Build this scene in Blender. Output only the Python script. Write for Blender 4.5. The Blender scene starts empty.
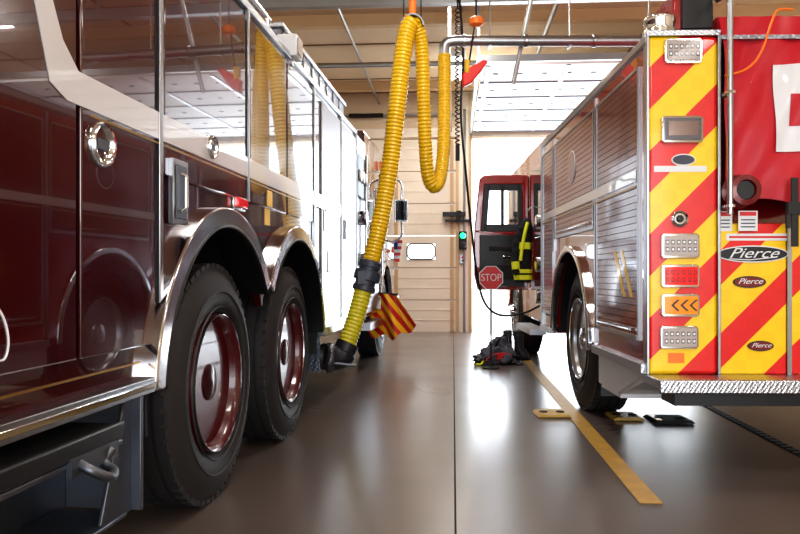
import bpy, bmesh, math, random
from mathutils import Vector, Matrix, noise
random.seed(4)
R = math.radians
sc = bpy.context.scene
COL = sc.collection

# ------------------------------------------------------------------ materials
def nt(name):
    m = bpy.data.materials.new(name); m.use_nodes = True
    n = m.node_tree.nodes; l = m.node_tree.links
    return m, n, l, n['Principled BSDF']
def lin(c):
    return tuple(((x/255)/12.92 if x/255 <= .04045 else ((x/255+.055)/1.055)**2.4) for x in c)+(1,)
def M(name, rgb, rough=.5, metal=0, coat=0, emis=0, noise=0, bump=0, bscale=30, trans=0, ior=1.5, cior=1.5, crough=.02, nscale=6):
    m, n, l, b = nt(name)
    c = lin(rgb)
    b.inputs['Base Color'].default_value = c
    b.inputs['Roughness'].default_value = rough
    b.inputs['Metallic'].default_value = metal
    b.inputs['Coat Weight'].default_value = coat
    b.inputs['Coat Roughness'].default_value = crough
    b.inputs['Coat IOR'].default_value = cior
    b.inputs['IOR'].default_value = ior
    b.inputs['Transmission Weight'].default_value = trans
    if emis:
        b.inputs['Emission Color'].default_value = c
        b.inputs['Emission Strength'].default_value = emis
    tc = n.new('ShaderNodeTexCoord')
    if noise:
        t = n.new('ShaderNodeTexNoise'); t.inputs['Scale'].default_value = nscale; t.inputs['Detail'].default_value = 6
        l.new(tc.outputs['Object'], t.inputs['Vector'])
        mx = n.new('ShaderNodeMix'); mx.data_type = 'RGBA'
        mx.inputs[6].default_value = tuple(x*(1-noise) for x in c[:3])+(1,)
        mx.inputs[7].default_value = tuple(min(1, x*(1+noise)) for x in c[:3])+(1,)
        l.new(t.outputs['Fac'], mx.inputs[0]); l.new(mx.outputs[2], b.inputs['Base Color'])
    if bump:
        t = n.new('ShaderNodeTexNoise'); t.inputs['Scale'].default_value = bscale
        l.new(tc.outputs['Object'], t.inputs['Vector'])
        bp = n.new('ShaderNodeBump'); bp.inputs['Strength'].default_value = bump; bp.inputs['Distance'].default_value = .01
        l.new(t.outputs['Fac'], bp.inputs['Height']); l.new(bp.outputs[0], b.inputs['Normal'])
    return m

def chevron(name, c1, c2, period, off, sgn, rough=.3, duty=.5):
    m, n, l, b = nt(name)
    tc = n.new('ShaderNodeTexCoord'); s = n.new('ShaderNodeSeparateXYZ')
    l.new(tc.outputs['Object'], s.inputs[0])
    a = n.new('ShaderNodeMath'); a.operation = 'MULTIPLY_ADD'; a.inputs[1].default_value = sgn
    l.new(s.outputs['X'], a.inputs[0]); l.new(s.outputs['Z'], a.inputs[2])
    d = n.new('ShaderNodeMath'); d.operation = 'MULTIPLY_ADD'; d.inputs[1].default_value = 1/period; d.inputs[2].default_value = -off/period+.25+20
    l.new(a.outputs[0], d.inputs[0])
    f = n.new('ShaderNodeMath'); f.operation = 'FRACT'; l.new(d.outputs[0], f.inputs[0])
    g = n.new('ShaderNodeMath'); g.operation = 'LESS_THAN'; g.inputs[1].default_value = duty; l.new(f.outputs[0], g.inputs[0])
    br = n.new('ShaderNodeTexChecker'); br.inputs['Scale'].default_value = 14
    br.inputs[1].default_value = (1, 1, 1, 1); br.inputs[2].default_value = (.95, .94, .93, 1)
    l.new(tc.outputs['Object'], br.inputs[0])
    mx = n.new('ShaderNodeMix'); mx.data_type = 'RGBA'
    mx.inputs[6].default_value = lin(c2); mx.inputs[7].default_value = lin(c1)
    l.new(g.outputs[0], mx.inputs[0])
    mm = n.new('ShaderNodeMix'); mm.data_type = 'RGBA'; mm.blend_type = 'MULTIPLY'; mm.inputs[0].default_value = 1
    l.new(mx.outputs[2], mm.inputs[6]); l.new(br.outputs[0], mm.inputs[7])
    l.new(mm.outputs[2], b.inputs['Base Color'])
    b.inputs['Roughness'].default_value = rough
    b.inputs['Coat Weight'].default_value = .4
    return m

def diamond(name, rgb=(150, 153, 160), rough=.3, scale=45):
    m, n, l, b = nt(name)
    b.inputs['Base Color'].default_value = lin(rgb); b.inputs['Metallic'].default_value = 1; b.inputs['Roughness'].default_value = rough
    tc = n.new('ShaderNodeTexCoord'); mp = n.new('ShaderNodeMapping'); mp.inputs['Rotation'].default_value = (R(45), R(45), R(45))
    l.new(tc.outputs['Object'], mp.inputs[0])
    v = n.new('ShaderNodeTexVoronoi'); v.inputs['Scale'].default_value = scale; v.inputs['Randomness'].default_value = .15
    l.new(mp.outputs[0], v.inputs['Vector'])
    bp = n.new('ShaderNodeBump'); bp.inputs['Strength'].default_value = .6; bp.inputs['Distance'].default_value = .005
    l.new(v.outputs['Distance'], bp.inputs['Height']); l.new(bp.outputs[0], b.inputs['Normal'])
    return m

maroon = M('maroon_paint', (58, 3, 9), .14, 0, 1, ior=1.6, cior=1.75)
maroon2 = M('maroon_wheel_paint', (74, 4, 14), .3, 0, .5)
red = M('red_paint', (140, 8, 20), .15, 0, 1)
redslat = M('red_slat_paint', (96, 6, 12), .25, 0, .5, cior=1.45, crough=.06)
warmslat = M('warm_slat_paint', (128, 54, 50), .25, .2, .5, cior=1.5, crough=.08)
groove = M('slat_groove', (30, 4, 6), .7)
redvinyl = M('red_vinyl', (190, 16, 36), .55, 0, .05, bump=.3, bscale=4)
chrome = M('chrome', (225, 228, 232), .08, 1)
fend = M('polished_fender', (196, 194, 198), .13, 1, bump=.03, bscale=20)
alu = M('brushed_aluminium', (170, 172, 176), .28, 1, bump=.05, bscale=60)
dull = M('dull_aluminium', (112, 116, 124), .45, 1, noise=.15)
satin = M('door_reflection_satin', (140, 136, 138), .3, 1)  # satin metal puts a bright window reflection into the colour of two doors
plate = diamond('diamond_plate', (138, 140, 148))
platew = diamond('diamond_plate_bright', (186, 188, 194), .3, 70)
plated = diamond('diamond_plate_dull', (100, 105, 115), .42)
white = M('white_reflective', (222, 222, 224), .35, 0, .3)
stripem = M('white_side_stripe', (206, 202, 202), .3, 0, .8)
gold = M('gold_leaf', (160, 122, 60), .3, .8)
black = M('black_plastic', (18, 18, 20), .4, bump=.05)
dark = M('dark_chassis', (22, 21, 22), .7, noise=.3)
rubber = M('tyre_rubber', (44, 42, 43), .62, noise=.2, bump=.15, bscale=80)
glass = M('dark_glass', (20, 24, 28), .04, 0, 1)
clearw = M('window_glass', (255, 255, 255), .02, trans=1, ior=1.05)
lens_r = M('red_lens', (225, 12, 24), .12, 0, 1, emis=.2)
lens_a = M('amber_lens', (236, 142, 10), .15, 0, 1, emis=.12)
lens_w = M('clear_lens', (168, 156, 150), .3, .1, .15)
lens_d = M('lens_diodes', (92, 88, 90), .25, .6, .3)
lens_h = M('lens_highlight', (236, 236, 236), .4)
reflm = M('lamp_reflector', (150, 132, 126), .15, .9, .5)
hosem = M('yellow_hose_plastic', (222, 176, 12), .38, 0, .2, noise=.14)
hosed = M('yellow_hose_aged', (200, 186, 40), .4, 0, .15, noise=.2)
yelp = M('yellow_decal_reflection', (240, 190, 20), .35, 0, .4)
cream = M('cream_panel', (234, 224, 206), .5, noise=.04)
creamd = M('cream_trim', (200, 168, 126), .5, noise=.06)
wallm = M('painted_wall', (216, 196, 166), .7, noise=.05, bump=.1)
ceilm = M('ceiling_panel', (214, 190, 158), .7, noise=.06)
ceild = M('ceiling_seam', (128, 100, 74), .7)
galv = M('galvanised_pipe', (160, 162, 164), .35, .9, noise=.1)
chev = chevron('chevron_sheeting', (250, 204, 18), (224, 28, 26), .42, 1.72, -1)
chevl = chevron('chevron_sheeting_lower', (250, 202, 18), (222, 26, 28), .42, 1.70, -1, duty=.58)
chev2 = chevron('chevron_cloth', (240, 186, 30), (196, 24, 28), .15, .1, 1.3, .6)
tube_e = M('lamp_tube', (255, 252, 246), .3, emis=9)
green_e = M('green_lamp', (30, 235, 130), .3, emis=3)
signred = M('sign_red', (208, 34, 36), .4)
badgered = M('badge_dark_red', (120, 16, 24), .3, 0, .6)
cloth = M('turnout_cloth', (30, 30, 34), .9, bump=.5, bscale=40)
lime = M('lime_tape', (216, 218, 40), .5, emis=.1)
boot = M('boot_rubber', (60, 60, 66), .5, bump=.2)
greyb = M('grey_fabric', (84, 84, 94), .85, noise=.5, bump=.6, bscale=30)
orange = M('orange_plastic', (240, 120, 30), .4)
hookred = M('balancer_red', (215, 40, 30), .4)
concrete_out = M('outside_concrete', (225, 225, 220), .8, noise=.1, bump=.1)
blue = M('flag_blue', (40, 50, 120), .7)
doorwhite = M('door_white', (244, 244, 242), .5)
floory = M('floor_yellow', (176, 136, 50), .45, noise=.35, nscale=12)
platey = M('plate_yellow', (186, 152, 76), .5, noise=.3)
coupm = M('coupling_grey', (66, 70, 80), .45, .2)
nozm = M('nozzle_grey', (40, 40, 44), .45, .4)
fitting = M('dark_red_fitting', (110, 14, 20), .35, .2, .5)
darksteel = M('painted_hub', (60, 10, 18), .3, .3, .5)

def floor_mat():
    m, n, l, b = nt('polished_concrete')
    tc = n.new('ShaderNodeTexCoord')
    t = n.new('ShaderNodeTexNoise'); t.inputs['Scale'].default_value = .8; t.inputs['Detail'].default_value = 5; t.inputs['Roughness'].default_value = .5
    l.new(tc.outputs['Object'], t.inputs['Vector'])
    cr = n.new('ShaderNodeValToRGB')
    cr.color_ramp.elements[0].position = .25; cr.color_ramp.elements[0].color = lin((88, 76, 70))
    cr.color_ramp.elements[1].position = .8; cr.color_ramp.elements[1].color = lin((108, 97, 91))
    l.new(t.outputs['Fac'], cr.inputs[0])
    s = n.new('ShaderNodeSeparateXYZ'); l.new(tc.outputs['Object'], s.inputs[0])
    def joint(out, mod, off, w):
        a = n.new('ShaderNodeMath'); a.operation = 'ADD'; a.inputs[1].default_value = off+mod*10+mod/2; l.new(out, a.inputs[0])
        d = n.new('ShaderNodeMath'); d.operation = 'MODULO'; d.inputs[1].default_value = mod; l.new(a.outputs[0], d.inputs[0])
        e = n.new('ShaderNodeMath'); e.operation = 'SUBTRACT'; e.inputs[1].default_value = mod/2; l.new(d.outputs[0], e.inputs[0])
        f = n.new('ShaderNodeMath'); f.operation = 'ABSOLUTE'; l.new(e.outputs[0], f.inputs[0])
        g = n.new('ShaderNodeMath'); g.operation = 'LESS_THAN'; g.inputs[1].default_value = w; l.new(f.outputs[0], g.inputs[0])
        return g.outputs[0]
    j1 = joint(s.outputs['X'], 4.0, -.01, .0042)
    mx = n.new('ShaderNodeMix'); mx.data_type = 'RGBA'; mx.inputs[7].default_value = lin((20, 16, 14))
    l.new(j1, mx.inputs[0]); l.new(cr.outputs[0], mx.inputs[6]); l.new(mx.outputs[2], b.inputs['Base Color'])
    t2 = n.new('ShaderNodeTexNoise'); t2.inputs['Scale'].default_value = 1.3; t2.inputs['Detail'].default_value = 1
    l.new(tc.outputs['Object'], t2.inputs['Vector'])
    mr = n.new('ShaderNodeMapRange'); mr.inputs[1].default_value = .1; mr.inputs[2].default_value = .9; mr.inputs[3].default_value = .25; mr.inputs[4].default_value = .35
    l.new(t2.outputs['Fac'], mr.inputs[0])
    ra = n.new('ShaderNodeMath'); ra.operation = 'MAXIMUM'; l.new(mr.outputs[0], ra.inputs[0]); l.new(j1, ra.inputs[1]); l.new(ra.outputs[0], b.inputs['Roughness'])
    cw = n.new('ShaderNodeMath'); cw.operation = 'MULTIPLY_ADD'; cw.inputs[1].default_value = -.4; cw.inputs[2].default_value = .4; l.new(j1, cw.inputs[0]); l.new(cw.outputs[0], b.inputs['Coat Weight'])
    b.inputs['Coat Roughness'].default_value = .2
    t3 = n.new('ShaderNodeTexNoise'); t3.inputs['Scale'].default_value = 5; t3.inputs['Detail'].default_value = 1
    l.new(tc.outputs['Object'], t3.inputs['Vector'])
    bp = n.new('ShaderNodeBump'); bp.inputs['Strength'].default_value = .05; bp.inputs['Distance'].default_value = .01
    l.new(t3.outputs['Fac'], bp.inputs['Height']); l.new(bp.outputs[0], b.inputs['Normal'])
    return m
floorm = floor_mat()

# ------------------------------------------------------------------ mesh builder
class MB:
    def __init__(s): s.v = []; s.f = []; s.mi = []; s.mats = []
    def mat(s, m):
        if m not in s.mats: s.mats.append(m)
        return s.mats.index(m)
    def add(s, vs, fs, m):
        o = len(s.v); k = s.mat(m)
        s.v += [tuple(v) for v in vs]
        for f in fs: s.f.append([i+o for i in f]); s.mi.append(k)
        return s
    def box(s, x0, x1, y0, y1, z0, z1, m, rot=None):
        vs = [Vector((x, y, z)) for x in (x0, x1) for y in (y0, y1) for z in (z0, z1)]
        if rot is not None:
            c = Vector(((x0+x1)/2, (y0+y1)/2, (z0+z1)/2)); vs = [rot @ (v-c)+c for v in vs]
        return s.add(vs, [(0, 1, 3, 2), (4, 6, 7, 5), (0, 4, 5, 1), (2, 3, 7, 6), (0, 2, 6, 4), (1, 5, 7, 3)], m)
    def prism(s, poly, axis, a0, a1, m):
        def P(p, a):
            return {'x': (a, p[0], p[1]), 'y': (p[0], a, p[1]), 'z': (p[0], p[1], a)}[axis]
        n = len(poly)
        vs = [P(p, a0) for p in poly]+[P(p, a1) for p in poly]
        fs = [tuple(range(n)), tuple(range(2*n-1, n-1, -1))]+[(i, (i+1) % n, n+(i+1) % n, n+i) for i in range(n)]
        return s.add(vs, fs, m)
    def ring(s, c, ax, r0, r1, a0, a1, t0, t1, m, seg=40):
        vs = []; fs = []
        for i in range(seg+1):
            a = a0+(a1-a0)*i/seg
            for r in (r0, r1):
                for t in (t0, t1):
                    vs.append((t, c[0]+math.cos(a)*r, c[1]+math.sin(a)*r))
        for i in range(seg):
            b = i*4; e = b+4
            fs += [(b, b+1, e+1, e), (b+2, e+2, e+3, b+3), (b, e, e+2, b+2), (b+1, b+3, e+3, e+1)]
        fs += [(0, 2, 3, 1), (seg*4, seg*4+1, seg*4+3, seg*4+2)]
        return s.add(vs, fs, m)
    def lathe(s, prof, c, axis, m, seg=32, closed=False):
        ax = Vector(axis).normalized()
        up = Vector((0, 0, 1)) if abs(ax.z) < .9 else Vector((1, 0, 0))
        e1 = ax.cross(up).normalized(); e2 = ax.cross(e1)
        c = Vector(c); vs = []; fs = []; n = len(prof)
        for (a, r) in prof:
            for i in range(seg):
                t = 2*math.pi*i/seg
                vs.append(c+ax*a+(e1*math.cos(t)+e2*math.sin(t))*max(r, 1e-4))
        for k in range(n if closed else n-1):
            k2 = (k+1) % n
            for i in range(seg):
                j = (i+1) % seg
                fs.append((k*seg+i, k*seg+j, k2*seg+j, k2*seg+i))
        if not closed:
            fs.append(tuple(range(seg))); k = n-1; fs.append(tuple(range(k*seg+seg-1, k*seg-1, -1)))
        return s.add(vs, fs, m)
    def cyl(s, p0, p1, r, m, seg=20, r1=None):
        p0 = Vector(p0); p1 = Vector(p1); L = (p1-p0).length
        return s.lathe([(0, r), (L, r if r1 is None else r1)], p0, p1-p0, m, seg)
    def sweep(s, pts, r, m, seg=12):
        pts = [Vector(p) for p in pts]; vs = []; fs = []; n = len(pts)
        prev = None
        for i, p in enumerate(pts):
            t = (pts[min(i+1, n-1)]-pts[max(i-1, 0)]).normalized()
            if prev is None:
                up = Vector((0, 1, 0)) if abs(t.y) < .9 else Vector((1, 0, 0))
                e1 = t.cross(up).normalized()
            else:
                e1 = (prev-t*prev.dot(t)).normalized()
            prev = e1; e2 = t.cross(e1)
            rr = r(i) if callable(r) else r
            for k in range(seg):
                a = 2*math.pi*k/seg
                vs.append(p+(e1*math.cos(a)+e2*math.sin(a))*rr)
        for i in range(n-1):
            for k in range(seg):
                j = (k+1) % seg
                fs.append((i*seg+k, i*seg+j, (i+1)*seg+j, (i+1)*seg+k))
        fs.append(tuple(range(seg))); k = (n-1)*seg; fs.append(tuple(range(k+seg-1, k-1, -1)))
        return s.add(vs, fs, m)
    def lump(s, c, rad, amp, m, seed=0, nu=28, nv=16, freq=4, floor_=None):
        vs = []; fs = []
        for j in range(nv+1):
            ph = math.pi*j/nv
            for i in range(nu):
                t = 2*math.pi*i/nu
                d = Vector((math.sin(ph)*math.cos(t), math.sin(ph)*math.sin(t), math.cos(ph)))
                q = 1+amp*noise.noise(d*freq*.5+Vector((seed*7.1, 0, 0)))*1.6+amp*.7*abs(noise.noise(d*freq+Vector((0, seed*3.3, 0))))*2
                v = Vector(c)+Vector((d.x*rad[0], d.y*rad[1], d.z*rad[2]))*q
                if floor_ is not None and v.z < floor_: v.z = floor_
                vs.append(v)
        for j in range(nv):
            for i in range(nu):
                k = (i+1) % nu; fs.append((j*nu+i, j*nu+k, (j+1)*nu+k, (j+1)*nu+i))
        return s.add(vs, fs, m)
    def make(s, name, parent=None, bevel=0, label=None, ang=35, cat=None, kind=None, group=None):
        me = bpy.data.meshes.new(name); me.from_pydata(s.v, [], s.f)
        for m in s.mats: me.materials.append(m)
        for p, k in zip(me.polygons, s.mi): p.material_index = k; p.use_smooth = True
        bm = bmesh.new(); bm.from_mesh(me); bmesh.ops.recalc_face_normals(bm, faces=bm.faces); bm.to_mesh(me); bm.free()
        me.set_sharp_from_angle(angle=R(ang))
        o = bpy.data.objects.new(name, me); COL.objects.link(o)
        if parent: o.parent = parent
        if bevel:
            b = o.modifiers.new('bevel', 'BEVEL'); b.width = bevel; b.segments = 2; b.limit_method = 'ANGLE'; b.angle_limit = R(40)
        if label: o['label'] = label
        if cat: o['category'] = cat
        if kind: o['kind'] = kind
        if group: o['group'] = group
        return o

def spline(pts, n=12):
    pts = [Vector(p) for p in pts]; out = []
    P = [2*pts[0]-pts[1]]+pts+[2*pts[-1]-pts[-2]]
    for i in range(1, len(P)-2):
        for k in range(n):
            t = k/n; a, b, c, d = P[i-1], P[i], P[i+1], P[i+2]
            out.append(.5*((2*b)+(c-a)*t+(2*a-5*b+4*c-d)*t*t+(3*b-a-3*c+d)*t**3))
    out.append(pts[-1]); return out
def resample(pts, step):
    out = [pts[0]]; acc = 0
    for a, b in zip(pts, pts[1:]):
        L = (b-a).length
        while L > 0 and acc+L >= step:
            t = (step-acc)/L; a = a.lerp(b, t); out.append(a.copy()); L = (b-a).length; acc = 0
        acc += L
    return out
def thing(name, loc, rz, label, cat, group=None):
    e = bpy.data.objects.new(name, None); COL.objects.link(e)
    e.location = loc; e.rotation_euler = (0, 0, rz); e['label'] = label; e['category'] = cat
    e.empty_display_size = .2
    if group: e['group'] = group
    return e
def text(body, name, parent, loc, rot, size, mat, ext=.0015, shear=0, align='CENTER', sx=1):
    cu = bpy.data.curves.new(name, 'FONT'); cu.body = body; cu.size = size; cu.extrude = ext; cu.shear = shear
    cu.align_x = align; cu.align_y = 'CENTER'
    t = bpy.data.objects.new(name+'_t', cu); COL.objects.link(t)
    bpy.context.view_layer.update()
    me = bpy.data.meshes.new_from_object(t.evaluated_get(bpy.context.evaluated_depsgraph_get()))
    bpy.data.objects.remove(t)
    me.materials.clear(); me.materials.append(mat)
    o = bpy.data.objects.new(name, me); COL.objects.link(o); o.parent = parent
    o.location = loc; o.rotation_euler = rot; o.scale = (sx, 1, 1)
    return o

TH = R(4.04)
def W(u, d, h):   # metres right / ahead of the standing point / above floor -> world
    return Vector((u*math.cos(TH)-d*math.sin(TH), u*math.sin(TH)+d*math.cos(TH), h))

# ------------------------------------------------------------------ room
YB = 13.2; YR = -5.0; XL = -6.0; XR = 6.0; H = 4.2
MB().box(XL, XR, YR, YB+.3, -.1, 0, floorm).make('floor', kind='structure')
MB().box(-40, 40, YB+.3, 60, -.12, -.02, concrete_out).make('ground', kind='structure')
c = MB().box(XL, XR, YR, YB+.3, H, H+.1, ceilm)
for i in range(20):
    y = YR+.6+i*.92
    c.box(XL, XR, y-.012, y+.012, H-.012, H, ceild)
for i in range(5):
    x = XL+1.3+i*2.4
    c.box(x-.01, x+.01, YR, YB, H-.014, H, ceild)
for y in (5.2, 9.2, 12.4):
    c.box(XL, XR, y-.06, y+.06, H-.14, H, creamd)
c.make('ceiling', kind='structure')
MB().box(XL-.2, XL, YR, YB+.3, 0, H, wallm).make('wall_left', kind='structure')
MB().box(XR, XR+.2, YR, YB+.3, 0, H, wallm).make('wall_right', kind='structure')
DT = 3.4
w = MB()
w.box(XL, -4.1, YB, YB+.3, 0, H, wallm).box(.05, .33, YB, YB+.3, 0, H, wallm).box(4.3, XR, YB, YB+.3, 0, H, wallm)
w.box(-4.1, .05, YB, YB+.3, DT, H, wallm).box(.33, 4.3, YB, YB+.3, DT, H, wallm)
w.make('wall_back', kind='structure')
w = MB()
w.box(XL, -4.4, YR-.3, YR, 0, H, wallm).box(-.1, .4, YR-.3, YR, 0, H, wallm).box(4.6, XR, YR-.3, YR, 0, H, wallm)
w.box(-4.4, -.1, YR-.3, YR, 3.5, H, wallm).box(.4, 4.6, YR-.3, YR, 3.5, H, wallm)  # unseen bays left open so that sky light comes in
w.make('wall_front', kind='structure')
MB().box(-40, 40, -30, YR-.3, -.12, -.02, concrete_out).make('ground.001', kind='structure')
t = MB()
for x in (.05, .29):
    t.box(x-.0, x+.04, YB-.04, YB, 0, DT+.05, creamd)
t.box(.11, .27, YB-.02, YB, 0, H, cream)
t.cyl((.20, YB-.05, .0), (.20, YB-.05, 3.9), .022, galv, 10)
t.make('trim_1', kind='structure')
t = MB()
t.box(-4.1, .33, YB-.03, YB, DT+.02, DT+.18, cream).box(.33, 4.3, YB-.03, YB, DT+.02, DT+.18, cream)
t.make('trim_2', kind='structure')
d = MB()
nz = 6; hz = DT/nz
for k in range(nz):
    z0 = k*hz; z1 = z0+hz-.012
    if k == 2:
        wins = [(-3.87+q*1.02, -3.37+q*1.02) for q in range(4)]
        d.box(-4.1, .05, YB+.02, YB+.07, z0, z0+.14, cream).box(-4.1, .05, YB+.02, YB+.07, z0+.42, z1, cream)
        px = -4.1
        for a, b in wins+[(.05, .05)]:
            d.box(px, a, YB+.02, YB+.07, z0+.14, z0+.42, cream); px = b
    else:
        d.box(-4.1, .05, YB+.02, YB+.07, z0, z1, cream)
        d.box(-4.1, .05, YB+.07, YB+.08, z0, z0+hz, creamd)
        d.box(-4.1, .05, YB+.012, YB+.02, z0+.2, z0+.215, cream)
        d.box(-4.1, .05, YB+.012, YB+.02, z0+.38, z0+.39, cream)
    for x in (-3.0, -2.0, -1.0, -.02):
        d.box(x-.03, x+.03, YB-.0, YB+.02, z0+.02, z1-.02, creamd)
d.make('door_1', kind='structure')
g = MB(); f = MB()
def rr(w_, h_, r_):
    o = []
    for (cx, cz, a) in ((w_-r_, h_-r_, 0), (-w_+r_, h_-r_, 90), (-w_+r_, -h_+r_, 180), (w_-r_, -h_+r_, 270)):
        for k in range(6):
            o.append((cx+r_*math.cos(R(a+18*k)), cz+r_*math.sin(R(a+18*k))))
    return o
for q in range(4):
    xc = -3.62+q*1.02; z0 = 2*hz+.14; zc = z0+.14
    g.box(xc-.25, xc+.25, YB+.04, YB+.05, z0, z0+.28, clearw)
    A = rr(.255, .145, .09); B = rr(.235, .125, .08); n = len(A)
    vs = [(xc+p[0], YB+.0, zc+p[1]) for p in A]+[(xc+p[0], YB+.0, zc+p[1]) for p in B]+[(xc+p[0], YB+.03, zc+p[1]) for p in A]+[(xc+p[0], YB+.03, zc+p[1]) for p in B]
    fs = []
    for i in range(n):
        j = (i+1) % n
        fs += [(i, j, n+j, n+i), (2*n+i, 3*n+i, 3*n+j, 2*n+j), (i, 2*n+i, 2*n+j, j), (n+i, n+j, 3*n+j, 3*n+i)]
    f.add(vs, fs, black)
g.make('window_1', kind='structure'); f.make('trim_3', kind='structure')

d = thing('overhead_door', (2.3, 11.0, 3.5), 0, 'white sectional garage door rolled up flat below the ceiling', 'garage door')
b = MB()
for k in range(5):
    y0 = -2.0+k*.82
    b.box(-1.95, 1.95, y0, y0+.8, 0, .05, doorwhite)
    for x in (-1.9, -.95, 0, .95, 1.84):
        b.box(x, x+.05, y0+.02, y0+.78, -.014, 0, alu)
    b.box(-1.95, 1.95, y0+.785, y0+.82, -.015, .03, dull)
    for q in range(12): b.box(-1.8+q*.3, -1.74+q*.3, y0+.38, y0+.42, -.01, 0, dull)
b.make('door_panel', d)
for x in (-2.0, 1.98):
    tr = MB(); tr.box(x-.02, x+.02, -2.2, 2.15, -.05, .06, galv); tr.box(x-.015, x+.015, -2.2, -2.17, .06, .7, galv); tr.make('door_track', d)
MB().box(-1.98, 1.96, -2.22, -2.18, -.02, .06, galv).make('cross_bar', d)
d = thing('door_track_set', (-2.02, 11, 3.5), 0, 'galvanised overhead tracks and torsion shaft of the closed garage door', 'door track')
for x in (-2.05, 1.98):
    tr = MB(); tr.box(x-.02, x+.02, -2.4, 2.0, -.03, .03, galv)
    tr.box(x-.015, x+.015, -2.4, -2.37, .0, .7, galv)
    tr.box(x-.015, x+.015, -.2, -.17, .0, .7, galv)
    tr.make('track', d)
tr = MB(); tr.cyl((-2.05, 2.1, .3), (2.05, 2.1, .3), .02, galv)
for x in (-1.2, .2):
    tr.sweep([(x+.0015*i, 2.1+.03*math.cos(i*.9), .3+.03*math.sin(i*.9)) for i in range(400)], .011, dark, 5)
tr.cyl((1.9, 2.1, .3), (1.96, 2.1, .3), .09, galv)
tr.make('torsion_shaft', d)

def lamp(x, y):
    L = thing('ceiling_lamp', (x, y, H), 0, 'long white fluorescent ceiling light with twin tubes', 'ceiling light', 'fluorescent ceiling lights')
    MB().prism([(-.14, -.0), (.14, -.0), (.09, -.09), (-.09, -.09)], 'y', -.62, .62, white).make('housing', L)
    for dx in (-.06, .06):
        MB().cyl((dx, -.58, -.105), (dx, .58, -.105), .016, tube_e, 10).make('tube', L)
for x in (-3.9, 0.05, 3.9):
    for y in (-2.5, 1.0, 4.5, 8.0, 11.3):
        if x > 2 and y > 9: continue
        lamp(x, y)
def area(x, y, z, sx, sy, e, col=(1, .96, .91), rot=(0, 0, 0)):
    l = bpy.data.lights.new('bay_and_fill_light', 'AREA'); l.shape = 'RECTANGLE'; l.size = sx; l.size_y = sy; l.energy = e; l.color = col
    o = bpy.data.objects.new('bay_and_fill_light', l); COL.objects.link(o); o.location = (x, y, z); o.rotation_euler = rot
for x in (-3.9, .05, 3.9):
    for y, e in ((-2.5, 20), (1.0, 27), (4.5, 36), (8.0, 44)):
        area(x, y, H-.14, .3, 1.2, e)
area(.05, 11.3, H-.14, .3, 1.2, 50)
area(2.3, YB+.6, 1.8, 3.8, 3.2, 180, (.80, .90, 1), (R(-90), 0, 0))
area(2.3, YB+.5, .6, 3.8, 1.2, 70, (.95, .97, 1), (R(-125), 0, 0))  # extra upward light, added to whiten the underside of the raised door
area(-2.2, YR-.4, 1.8, 4, 3.2, 60, (.9, .95, 1), (R(90), 0, 0))  # this and the next: added lights for daylight at the unseen rear bays
area(2.4, YR-.4, 1.8, 4, 3.2, 160, (.95, .97, 1), (R(90), 0, 0))

# ------------------------------------------------------------------ wheel
def wheel(par, xo, y, z, sgn, rimmat, r=.525, w_=.30, dish=.13, steel=chrome, ring=chrome):
    X = lambda a: xo-sgn*a
    t = MB()
    prof = [(.05, .302), (.02, .32), (.0, .36), (-.004, .41), (.006, .455), (.02, .485), (.035, .508), (.045, r-.001)]
    body = prof+[(.075, r), (.078, r-.012), (.088, r-.012), (.09, r), (.145, r), (.148, r-.012), (.158, r-.012), (.16, r), (w_-.09, r), (w_-.088, r-.012), (w_-.078, r-.012), (w_-.075, r), (w_-.045, r)]+[(w_-a, q) for a, q in reversed(prof)]
    t.lathe(body, (xo, y, z), (-sgn, 0, 0), rubber, 72, closed=True)
    for i in range(52):
        a = 2*math.pi*i/52
        for off in (.03, w_-.07):
            cy, cz = y+math.cos(a)*(r-.010), z+math.sin(a)*(r-.010)
            x0, x1 = sorted((X(off), X(off+.04)))
            rot = Matrix.Rotation(a, 3, 'X')
            t.box(x0, x1, cy-.012, cy+.012, cz-.022, cz+.022, rubber, rot)
    for rq in (.335, .40):
        t.lathe([(-.003, rq-.004), (-.009, rq), (-.003, rq+.004)], (xo, y, z), (-sgn, 0, 0), rubber, 64, closed=True)
    W_ = bpy.data.objects.new('wheel', None); COL.objects.link(W_); W_.parent = par
    t.make('tyre', W_)
    m = MB()
    m.lathe([(.05, .304), (.012, .304), (.002, .298), (.010, .286), (.03, .278), (dish*.7, .262), (dish, .235), (dish+.012, .2), (dish+.005, .16), (dish-.02, .13), (dish-.02, .0)], (xo, y, z), (-sgn, 0, 0), rimmat, 56)
    for i in range(8):
        a = 2*math.pi*(i+.5)/8
        m.cyl((X(dish+.006), y+math.cos(a)*.205, z+math.sin(a)*.205), (X(dish+.0), y+math.cos(a)*.205, z+math.sin(a)*.205), .024, black, 14)
    m.make('rim', W_)
    h = MB()
    h.lathe([(dish, .10), (dish-.05, .098), (dish-.06, .085), (dish-.085, .08), (dish-.09, .07), (dish-.1, .0)], (xo, y, z), (-sgn, 0, 0), steel, 32)
    for i in range(10):
        a = 2*math.pi*i/10
        h.cyl((X(dish), y+math.cos(a)*.142, z+math.sin(a)*.142), (X(dish-.045), y+math.cos(a)*.142, z+math.sin(a)*.142), .015, steel, 6)
    h.make('hub', W_)
    h = MB(); h.lathe([(.010, .303), (-.003, .3015), (-.004, .299), (.006, .2975)], (xo, y, z), (-sgn, 0, 0), ring, 56, closed=True)
    h.make('rim_ring', W_)
    return W_

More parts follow.
